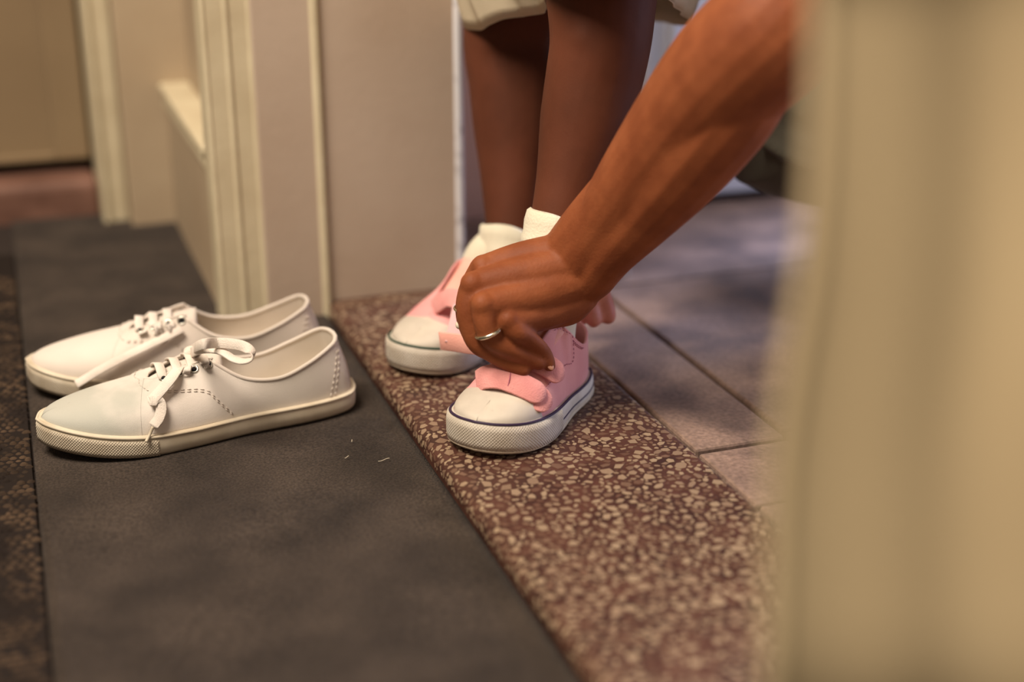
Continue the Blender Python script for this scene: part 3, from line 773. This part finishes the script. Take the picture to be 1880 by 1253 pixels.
PA = math.atan2(-.68, -.73)
pn, pn_root = build_pink(True, (.4475, 1.098), PA, 'pink strap sneaker nearest the camera, being fastened, with purple sole stripe', 'stripe_p', True)
pf, pf_root = build_pink(False, (.4525, 1.268), PA - .10, 'pink strap sneaker behind, strap hanging open, with green sole stripe', 'stripe_g', False)

# near sneaker straps, laid over the instep
def hitn(x, y):
    d = ray(x, y).normalized(); best = None
    for t in BVH.values():
        h = t.ray_cast(CAM, d)
        if h[0] is not None and (best is None or h[3] < best[3]): best = h
    return best
def strap_over(nm, root, keys, width, lift, m='pink_strap', rnd=1, thick=.0028):
    P_ = []; N_ = []
    for x, y, l in keys:
        h = None
        for q in range(20):   # the band may stand just outside the shoe's outline
            h = hitn(x + 3 * q, y + q)
            if h is not None and (h[0] - CAM).dot(FW) < 1.21: break
        if q: h = (D(x, y, (h[0] - CAM).dot(FW) + .0006 * q), h[1])
        n = h[1] if h[1].dot(FW) < 0 else -h[1]
        P_.append(np.array(h[0] + n * (lift + l))); N_.append(np.array(n))
    c = resample(np.array(catmull(P_, 10)), 70); nn = resample(np.array(catmull([(*a, *b) for a, b in zip(P_, N_)], 10)), 70)[:, 3:]
    for _ in range(25): nn[1:-1] = (nn[:-2] + nn[1:-1] + nn[2:]) / 3
    T, _, _ = frames(c); sv = np.cross(nn, T); R = root.matrix_world.to_3x3().inverted()
    return mesh_obj(nm, *ribbon(to_local(root, c), np.array([np.array(R @ Vector(v)) for v in sv]), width, thick, rnd), m, root)
def strap_at(nm, root, keys, width, m='pink_strap', rnd=1, thick=.0028, tilt=(-.55, .5)):
    P_ = [np.array(D(*k)) for k in keys]; c = resample(np.array(catmull(P_, 10)), 70); T, _, _ = frames(c)
    nn = np.array([np.array(-FW * .8 + Vector((0, 0, .4)) + RT * (tilt[0] + (tilt[1] - tilt[0]) * i / 69)) for i in range(70)])
    sv = np.cross(nn, T); R = root.matrix_world.to_3x3().inverted()
    return mesh_obj(nm, *ribbon(to_local(root, c), np.array([np.array(R @ Vector(v)) for v in sv]), width, thick, rnd), m, root)
s1 = strap_at('strap_base', pn_root, [(880, 708, 1.158), (910, 704, 1.1480), (945, 714, 1.1415), (985, 730, 1.1385), (1012, 746, 1.1410)], .0215)
s2 = strap_at('strap', pn_root, [(876, 702, 1.154), (892, 693, 1.146), (918, 693, 1.1405), (945, 702, 1.1370), (975, 716, 1.1355), (1001, 730, 1.1370)], .0200)
strap_at('strap_seam', pn_root, [(938, 681, 1.1400), (935, 699, 1.1355), (930, 718, 1.1345)], .0007, 'pink_thread', 0, .0006, (0, 0))
strap_at('strap', pn_root, [(930, 652, 1.160), (960, 655, 1.156), (988, 664, 1.154), (1012, 677, 1.1545), (1034, 695, 1.1590)], .0200)
for o in (s1, s2): bvh_add(o)
# far sneaker: its strap lies open toward the camera, pale fastener side up
def flap(keys, width, m, nm, root, side, thick=.0025, names=None):
    c = to_local(root, np.array(catmull([np.array(D(*k)) for k in keys], 8))); R = root.matrix_world.to_3x3().inverted()
    return mesh_obj(nm, *ribbon(c, np.array(R @ Vector(side)), width, thick, 0), m, root)
HITS = ('HITS', {q: hit(*q) for q in [(900, 690), (940, 680), (960, 690), (1000, 690), (1000, 660), (1040, 640), (1060, 620), (960, 640), (920, 660), (830, 620), (860, 640), (890, 600), (830, 570)]})

# ================================================================ PEOPLE
def vec(*a): return np.array(a, float)
# ---------------- child: standing on the threshold, facing the carpet
nk = vec(*D(1103, 70, 1.165)); na = vec(*D(1022, 440, 1.185)); fk = vec(*D(932, 70, 1.345)); fa = vec(*D(938, 440, 1.36))
def loc(root, x, y, z): return vec(*(root.matrix_world @ Vector((x, y, z))))
bpy.context.view_layer.update()
def leg_keys(a, k, root, hip, calf_back):
    heel = loc(root, .040, 0, .034); foot = loc(root, .10, 0, .036); toe = loc(root, .135, 0, .034)
    an = loc(root, .050, 0, .062)
    mid = a * .45 + k * .55
    return [(*an, .019), (*(an * .5 + a * .5), .0215), (*a, .0240), (*(a * .72 + k * .28 + calf_back * .004), .0300), (*(mid + calf_back * .008), .0385),
            (*(a * .22 + k * .78 + calf_back * .005), .0405), (*k, .0425), (*(k * .75 + hip * .25), .048), (*(k * .4 + hip * .6), .058), (*hip, .062)], [(*heel, .014), (*foot, .014), (*toe, .011)]
hipn = vec(.488, 1.150, .50); hipf = vec(.492, 1.245, .50); back = vec(.73, .68, 0)
shells = []
for a, k, r, h in ((na, nk, pn_root, hipn), (fa, fk, pf_root, hipf)):
    up_, ft = leg_keys(a, k, r, h, back); shells += [limb(up_, 6, 20), limb(ft, 5, 14)]
    shells.append(ball(k - back * .020, (.024, .024, .030)))
cc = vec(.49, 1.198, 0)
shells += [limb([(*(cc + (0, 0, .50)), .085), (*(cc + (0, 0, .60)), .082), (*(cc + (-.005, 0, .70)), .085), (*(cc + (-.01, 0, .755)), .07), (*(cc + (-.01, 0, .80)), .033), (*(cc + (-.015, 0, .84)), .032)], 5, 20)]
hd = cc + (-.025, 0, .925)
shells += [ball(hd, (.082, .07, .092)), ball(hd + (-.03, 0, -.05), (.045, .045, .042)), ball(hd + (-.088, 0, -.012), (.011, .010, .014)), ball(hd + (.0, .072, -.01), (.016, .007, .022)), ball(hd + (.0, -.072, -.01), (.016, .007, .022)), ball(hd + (-.078, 0, -.045), (.010, .02, .007))]
for s_ in (-1, 1):
    sh = cc + (-.01, s_ * .095, .735)
    el = sh + (-.02, s_ * .035, -.16); hn = el + (.0 if s_ > 0 else .06, s_ * .01, -.14 if s_ > 0 else -.02)
    shells.append(limb([(*(sh - (0, s_ * .03, 0)), .035), (*sh, .032), (*(sh * .5 + el * .5), .027), (*el, .023), (*(el * .5 + hn * .5), .021), (*hn, .016), (*(hn + (hn - el) * .22), .018)], 5, 12))
    hv = (hn - el) / np.linalg.norm(hn - el); sv_ = np.cross(hv, (0, s_ * 1.0, .15)); sv_ /= np.linalg.norm(sv_); pc = hn + (hn - el) * .28; crl = np.cross(sv_, hv)
    for q in range(4):
        b0 = pc + sv_ * (q - 1.5) * .0125; ln = (.030, .036, .034, .026)[q]
        shells.append(limb([(*(b0 - hv * .006), .0062), (*(b0 + hv * ln * .5), .0058), (*(b0 + hv * ln * .9 + crl * .006), .0050)], 4, 10))
    shells.append(limb([(*(hn - sv_ * .008), .008), (*(hn - sv_ * .022 + hv * .016), .0066), (*(hn - sv_ * .027 + hv * .032), .0054)], 4, 10))
child = remesh('person', shells, .0035, 5, 'skin_c')
tag(child, 'child in pink sneakers and cream skirt standing on the threshold with bare lower legs', 'person')
for s_ in (-1, 1): mesh_obj('eye', *ball(hd + (-.072, s_ * .028, .0), (.008, .011, .007)), 'eyew', child)
hr = remesh('hair', [ball(hd + (.014, 0, .02), (.088, .078, .092)), ball(hd + (.07, 0, .06), (.04, .04, .04))], .006, 3, 'hair', child)
# socks
def sock(a, k, root, cuff_px, nm='sock'):
    an = loc(root, .050, 0, .036); up1 = loc(root, .051, 0, .070)
    d = (k - a) / np.linalg.norm(k - a); top = a + d * cuff_px
    pts = np.array(catmull([(*an, .0205), (*up1, .0215), (*(up1 * .5 + a * .5), .0245), (*(a - d * .010), .0262), (*top, .0275)], 8))
    V, Fc = tube(pts[:, :3], pts[:, 3], 32, caps=False)
    o = mesh_obj(nm, V, Fc, 'sock', child); sm = o.modifiers.new('t', 'SOLIDIFY'); sm.thickness = .002; sm.offset = 1
    # turned-down cuff, loose and slightly tilted
    cp = []; n = 40; T, N, B = frames(np.array([top, top + d]), hint=(-.73, -.68, 0))
    V = []; Fc = []
    prof = [(.0265, .006), (.0285, .010), (.0302, .008), (.0308, .0), (.0296, -.010), (.0306, -.013), (.0296, -.021), (.0268, -.022)]
    for i in range(n):
        t = 2 * math.pi * i / n; tilt = .010 * math.cos(t + .6) + .0018 * math.sin(3 * t)
        rd = math.cos(t) * N[0] + math.sin(t) * B[0]
        for r, z in prof: V.append(top + rd * (r + .0015 * math.sin(2 * t + 1)) + d * (z + tilt))
    m_ = len(prof)
    for i in range(n):
        for j in range(m_ - 1): Fc.append((i * m_ + j, i * m_ + j + 1, ((i + 1) % n) * m_ + j + 1, ((i + 1) % n) * m_ + j))
    c = mesh_obj('sock_cuff', V, Fc, 'sock', o); sm = c.modifiers.new('t', 'SOLIDIFY'); sm.thickness = .0016; sm.offset = 0
    return o
sock(na, nk, pn_root, .002); sock(fa, fk, pf_root, -.004)
# skirt: hem rides up over the near knee, hangs low in front and behind
hem = [(850, 46, 1.36), (860, 52, 1.325), (886, 53, 1.285), (903, 44, 1.272), (925, 33, 1.262), (965, 28, 1.255), (1001, 20, 1.235), (998, -5, 1.175), (1000, -50, 1.10), (1090, -75, 1.05), (1170, -50, 1.07), (1222, -6, 1.16), (1250, 22, 1.24), (1266, 44, 1.31), (1235, 43, 1.36), (1196, 37, 1.41), (1100, 36, 1.46), (980, 38, 1.48), (890, 40, 1.46)]
hp = [vec(*D(*h_)) for h_ in hem]; hp = np.array(catmull(hp + [hp[0]], 10))[:-1]; nH = len(hp)
V = []; Fc = []; rows = 26
wc = cc + (0, 0, .56)
for j in range(rows + 1):
    t = j / rows
    for i, p in enumerate(hp):
        a = math.atan2(p[1] - wc[1], p[0] - wc[0]); wp = wc + (.088 * math.cos(a), .088 * math.sin(a), 0)
        q = p * (1 - t) + wp * t; q = q + vec(math.cos(a), math.sin(a), 0) * (.034 * math.sin(math.pi * t) + .004 * math.sin(a * 14) * math.sin(math.pi * min(1, t + .15)))
        V.append(q)
for j in range(rows):
    for i in range(nH): Fc.append((j * nH + i, j * nH + (i + 1) % nH, (j + 1) * nH + (i + 1) % nH, (j + 1) * nH + i))
sk = mesh_obj('skirt', V, Fc, 'skirt', child); sm = sk.modifiers.new('t', 'SOLIDIFY'); sm.thickness = .0022; sm.offset = 0
row = lambda t: [np.array(V[int(t * rows) * nH + i]) for i in range(nH)]
mesh_obj('skirt_hem', *tube(row(0), .0010, 6, closed=True), 'skirt', sk)
shirt = remesh('shirt', [limb([(*(cc + (0, 0, .545)), .097), (*(cc + (0, 0, .62)), .093), (*(cc + (-.005, 0, .71)), .095), (*(cc + (-.01, 0, .757)), .072)], 5, 20)] +
               [limb([(*(cc + (-.01, s_ * .07, .74)), .042), (*(cc + (-.016, s_ * .11, .69)), .040), (*(cc + (-.02, s_ * .118, .65)), .036)], 4, 12) for s_ in (-1, 1)], .005, 3, 'skirt', child)

# ---------------- adult: crouching on the paving, left hand closing the strap
W1 = (1032, 458, 1.150, .0185); W2 = (1082, 508, 1.150, .0185)
arm = [(1060, 482, 1.150, .0245), (1110, 418, 1.125, .0275), (1180, 325, 1.090, .0345), (1262, 225, 1.055, .0420), (1340, 135, 1.020, .0470), (1410, 68, .995, .0480), (1445, 30, .99, .0470)]
hand = []
# forearm and wrist
hand.append(limb(DK(arm), 6, 22)); hand.append(limb(DK([(1040, 466, 1.152, .0215), (1085, 410, 1.130, .0225), (1150, 325, 1.100, .0200)]), 5, 16))
hand.append(limb(DK([(1082, 512, 1.150, .0200), (1118, 462, 1.128, .0225), (1180, 390, 1.100, .0285), (1255, 300, 1.065, .035), (1345, 190, 1.025, .036), (1430, 95, 1.0, .024)]), 5, 16))
# back of the hand: four metacarpal rays, web between
MC = {'i': [(1028, 470, 1.152, .0190), (955, 478, 1.153, .0150), (886, 494, 1.155, .0112)],
      'm': [(1040, 492, 1.147, .0200), (960, 508, 1.140, .0165), (872, 524, 1.134, .0120)],
      'r': [(1052, 515, 1.149, .0200), (970, 545, 1.135, .0165), (889, 562, 1.120, .0114)],
      'p': [(1058, 540, 1.157, .0190), (995, 572, 1.143, .0150), (934, 590, 1.124, .0104)]}
for k in MC: hand.append(limb(DK(MC[k]), 6, 16))
hand.append(limb(DK([(1062, 520, 1.160, .020), (1046, 556, 1.163, .0180), (1010, 572, 1.156, .0150), (960, 588, 1.140, .012)]), 5, 14))     # heel of the hand
hand.append(limb(DK([(1040, 505, 1.165, .020), (960, 535, 1.160, .017), (905, 552, 1.148, .013)]), 5, 14))                                 # palm body
FI = {'i': [(886, 494, 1.155, .0112), (862, 535, 1.160, .0096), (856, 580, 1.168, .0090), (870, 620, 1.166, .0080), (905, 648, 1.158, .0074), (938, 664, 1.150, .0066)],
      'm': [(872, 524, 1.134, .0120), (860, 572, 1.134, .0100), (874, 626, 1.138, .0090), (903, 648, 1.140, .0080), (934, 666, 1.141, .0074), (961, 679, 1.141, .0064)],
      'r': [(889, 562, 1.120, .0114), (892, 596, 1.121, .0098), (904, 624, 1.126, .0088), (938, 642, 1.131, .0078), (966, 655, 1.138, .0072), (989, 667, 1.143, .0062)],
      'p': [(934, 590, 1.124, .0104), (950, 610, 1.124, .0086), (965, 618, 1.129, .0076), (988, 636, 1.138, .0068), (1002, 654, 1.146, .0062), (1009, 671, 1.149, .0055)]}
for k in FI: hand.append(limb(DK(FI[k]), 5, 14))
# thumb, on the far side of the hand
hand.append(limb(DK([(1010, 476, 1.172, .0165), (965, 505, 1.190, .0145), (935, 550, 1.196, .0115), (930, 605, 1.190, .0095), (945, 645, 1.182, .0080)]), 5, 14))
# knuckles and tendons
for x, y, d, r in ((887, 490, 1.1505, .0102), (868, 522, 1.1305, .0106), (887, 559, 1.1165, .0100), (933, 588, 1.121, .0090)): hand.append(ball(vec(*D(x, y, d)), r))
for a_, b_, d0, d1, d2 in (((886, 488), (1015, 470), 1.1455, 1.1425, 1.138), ((870, 520), (1020, 488), 1.1275, 1.1290, 1.133), ((890, 557), (1026, 510), 1.1140, 1.1250, 1.135)):
    hand.append(limb(DK([(*a_, d0, .0040), ((a_[0] + b_[0]) / 2, (a_[1] + b_[1]) / 2, d1, .0034), (*b_, d2, .0030)]), 5, 10))
hand.append(ball(vec(*D(1052, 452, 1.132)), .0105))    # wrist bone
# upper arm to the shoulder
el = vec(*D(1428, 52, .995)); shl = vec(.665, .965, .600)
hand.append(limb([(*el, .043), (*(el * .75 + shl * .25 + (0, -.005, -.01)), .043), (*(el * .4 + shl * .6), .047), (*shl, .052)], 6, 20))
LH = remesh(None, hand, .0017, 8, None)
# right arm, mostly behind the left forearm; two fingertips show below the wrist
rel = vec(*D(1400, 90, 1.42)); shr = vec(.79, 1.30, .585)
rh = [limb([(*D(1118, 452, 1.335), .021), (*D(1180, 370, 1.345), .026), (*D(1290, 230, 1.38), .037), (*rel, .041), (*(rel * .6 + shr * .4), .043), (*shr, .05)], 6, 18)]
for y0, k in ((0, 0), (1, 1), (2, 2), (3, 3)):
    pass
rh.append(limb(DK([(1118, 452, 1.335, .022), (1090, 480, 1.318, .022), (1066, 505, 1.305, .020)]), 5, 14))
rh.append(limb(DK([(1066, 500, 1.30, .012), (1090, 520, 1.278, .0098), (1107, 553, 1.268, .0094), (1116, 581, 1.266, .0078)]), 6, 14))
rh.append(limb(DK([(1058, 512, 1.30, .012), (1072, 540, 1.272, .0094), (1083, 568, 1.262, .0090), (1090, 588, 1.260, .0074)]), 6, 14))
rh.append(limb(DK([(1052, 520, 1.31, .012), (1052, 548, 1.285, .0086), (1058, 570, 1.275, .0082), (1066, 586, 1.270, .0068)]), 6, 14))
rh.append(limb(DK([(1046, 522, 1.32, .012), (1036, 545, 1.30, .0080), (1040, 562, 1.29, .0076), (1048, 576, 1.285, .0062)]), 6, 14))
rh.append(limb(DK([(1085, 478, 1.335, .015), (1056, 500, 1.355, .0105), (1042, 530, 1.36, .0088), (1045, 555, 1.355, .0075)]), 6, 14))
RH = remesh(None, rh, .0022, 8, None)
# trunk, legs and head of the adult
hip = vec(1.10, 1.20, .30); nkk = vec(.755, 1.12, .67)
tr_ = [limb([(*hip, .135), (*(hip * .6 + nkk * .4), .125), (*(hip * .25 + nkk * .75), .125), (*nkk, .09)], 6, 24), limb([(*shl, .055), (*((shl + shr) / 2 + (.03, 0, .01)), .085), (*shr, .055)], 6, 18)]
hda = nkk + (-.085, .0, .15)
tr_ += [limb([(*nkk, .058), (*(nkk + (-.04, 0, .07)), .055), (*hda, .06)], 5, 16), ball(hda, (.098, .078, .112)), ball(hda + (-.05, 0, -.06), (.05, .05, .05)), ball(hda + (-.10, 0, -.025), (.014, .013, .02)), ball(hda + (-.09, 0, -.062), (.012, .024, .009)),
        ball(hda + (.005, .08, -.01), (.02, .008, .03)), ball(hda + (.005, -.08, -.01), (.02, .008, .03))]
kneeL = vec(*D(1432, 200, 1.33)); ankL = vec(1.13, 1.10, .10); hipL = hip + (-.0, -.09, .0)
kneeR = vec(.87, 1.36, .20); ankR = vec(1.18, 1.36, .085); hipR = hip + (0, .09, 0)
for kn, ak, hh in ((kneeL, ankL, hipL), (kneeR, ankR, hipR)):
    tr_ += [limb([(*hh, .085), (*(hh * .5 + kn * .5), .072), (*kn, .055), (*(kn * .6 + ak * .4 + (0, 0, .01)), .052), (*ak, .036), (*(ak + (-.05, 0, -.04)), .03), (*(ak + (-.14, 0, -.052)), .022)], 6, 18)]
TRK = remesh(None, tr_, .007, 4, None)
bm = bmesh.new()
for q, me in enumerate((TRK, LH, RH)):
    n0 = len(bm.faces); bm.from_mesh(me); bpy.data.meshes.remove(me); bm.faces.ensure_lookup_table()
    if q == 2:   # pale palm side of the right hand's fingers
        fdir = (D(1112, 578, 1.27) - D(1066, 500, 1.30)).normalized(); o_ = D(1070, 512, 1.29)
        for f_ in bm.faces[n0:]:
            if (f_.calc_center_median() - o_).dot(fdir) > 0: f_.material_index = 1
me = bpy.data.meshes.new('person'); me.materials.append(M['skin_a']); me.materials.append(M['skin_palm']); bm.to_mesh(me); bm.free()
for p_ in me.polygons: p_.use_smooth = True
adult = link('person', me, None)
tag(adult, "crouching adult in olive trousers reaching a bare arm to fasten the child's near shoe", 'person')
# clothes
trs = []
for kn, ak, hh in ((kneeL, ankL, hipL), (kneeR, ankR, hipR)):
    trs.append(limb([(*(hip * .6 + hh * .4), .12), (*hh, .105), (*(hh * .5 + kn * .5), .092), (*kn, .076), (*(kn * .62 + ak * .38 + (0, 0, .0)), .072), (*(kn * .25 + ak * .75), .066), (*(ak + (.01, 0, .012)), .054)], 8, 26))
trs.append(limb([(*hip, .15), (*(hip * .85 + nkk * .15), .142)], 6, 24))
# creases behind the knee
for (x0, y0, x1, y1, bow) in ((1395, 262, 1560, 318, 10), (1412, 238, 1560, 290, 6), (1440, 205, 1580, 262, 8)):
    dcr = 1.268
    trs.append(limb(DK([(x0, y0, dcr + .006, .004), ((x0 + x1) / 2, (y0 + y1) / 2 + bow, dcr, .0072), (x1, y1, dcr, .006)]), 8, 10))
remesh('trousers', trs, .0045, 3, 'olive', adult)
sh_ = [limb([(*(hip + (0, 0, .02)), .155), (*(hip * .6 + nkk * .4), .142), (*(hip * .25 + nkk * .75), .142), (*(nkk * .94 + hip * .06), .10)], 6, 24), limb([(*shl, .068), (*((shl + shr) / 2 + (.03, 0, .0)), .095), (*shr, .068)], 6, 18),
       limb([(*shl, .068), (*(shl * .65 + el * .35), .062)], 5, 16), limb([(*shr, .068), (*(shr * .65 + rel * .35), .062)], 5, 16)]
remesh('shirt', sh_, .007, 3, 'shirt', adult)
remesh('hair', [ball(hda + (.02, 0, .025), (.105, .09, .112)), ball(hda + (.11, 0, .05), (.06, .06, .06))], .008, 3, 'hair', adult)
for s_ in (-1, 1): mesh_obj('eye', *ball(hda + (-.088, s_ * .032, .0), (.008, .013, .008)), 'eyew', adult)
for ak in (ankL, ankR):
    remesh('shoe', [limb([(*(ak + (.03, 0, -.035)), .036), (*(ak + (-.06, 0, -.042)), .034), (*(ak + (-.16, 0, -.052)), .026)], 6, 16)], .005, 2, 'dark', adult)
# rings on the left hand, nails
def ring(f, a, b, t, R, nm, m='silver', rr=.0011, squash=1):
    p0, p1 = vec(*D(*FI[f][a][:3])), vec(*D(*FI[f][b][:3])); c = p0 * (1 - t) + p1 * t
    return mesh_obj(nm, *torus(c, p1 - p0, R, rr, 30, 8), m, None), c
r1, c1 = ring('r', 1, 2, .45, .0108, 'ring', rr=.0017); tag(r1, 'silver band ring on the finger lying over the pink strap', 'ring')
r2, c2 = ring('i', 1, 2, .75, .0104, 'pearl_ring'); tag(r2, 'ring with a small pearl at the left edge of the hand', 'ring')
pp = vec(*D(844, 597, 1.168)); mesh_obj('pearl', *ball(pp, .0037), 'pearl', r2)
def nail(px, py, d, r, tilt):
    c = vec(*D(px, py, d)); V, Fc = ball((0, 0, 0), (r, r * .62, r * .28), 14, 8)
    e1 = vec(*RT) * math.cos(tilt) - vec(*UP) * math.sin(tilt); n = -vec(*FW) * .8 + vec(*RT) * .45 - vec(*UP) * .2; n = n - e1 * (n @ e1); n /= np.linalg.norm(n); e2 = np.cross(n, e1)
    V = [c + e1 * v[0] + e2 * v[1] + n * v[2] for v in V]; return mesh_obj('fingernail', V, Fc, 'palm', adult)
nail(1010, 672, 1.1450, .0042, .95); 
# far sneaker strap: open flap held at the left of the hand
flap([(856, 562, 1.272), (851, 588, 1.248), (846, 612, 1.230), (842, 634, 1.222)], .024, 'pink_velcro', 'strap', pf_root, (1, 0, -.05))
flap([(893, 636, 1.196), (868, 634, 1.205), (840, 630, 1.216), (808, 626, 1.226)], .0165, 'pink_light', 'strap', pf_root, (.1, -.15, 1))
strap_at('strap', pf_root, [(792, 572, 1.318), (806, 556, 1.300), (826, 548, 1.288), (850, 556, 1.278), (878, 576, 1.272)], .0190)
# lint on the carpet
for i, (x, y, l, an) in enumerate(((705, 845, .010, .1), (637, 840, .004, .3), (646, 810, .002, 1.2))):
    g = G(x, y, .0022); pts = [(g.x + l * t * math.cos(an), g.y + l * t * math.sin(an), .0024 + .0006 * math.sin(t * 5)) for t in np.linspace(-.5, .5, 8)]
    o = mesh_obj('lint_thread', *tube(pts, .00022, 6), 'lint'); tag(o, ['longest pale lint thread on the carpet beside the threshold', 'short pale lint thread on the carpet left of the longest one', 'tiny pale lint speck on the carpet nearest the white shoe heel'][i], 'lint', 'lint on the carpet')
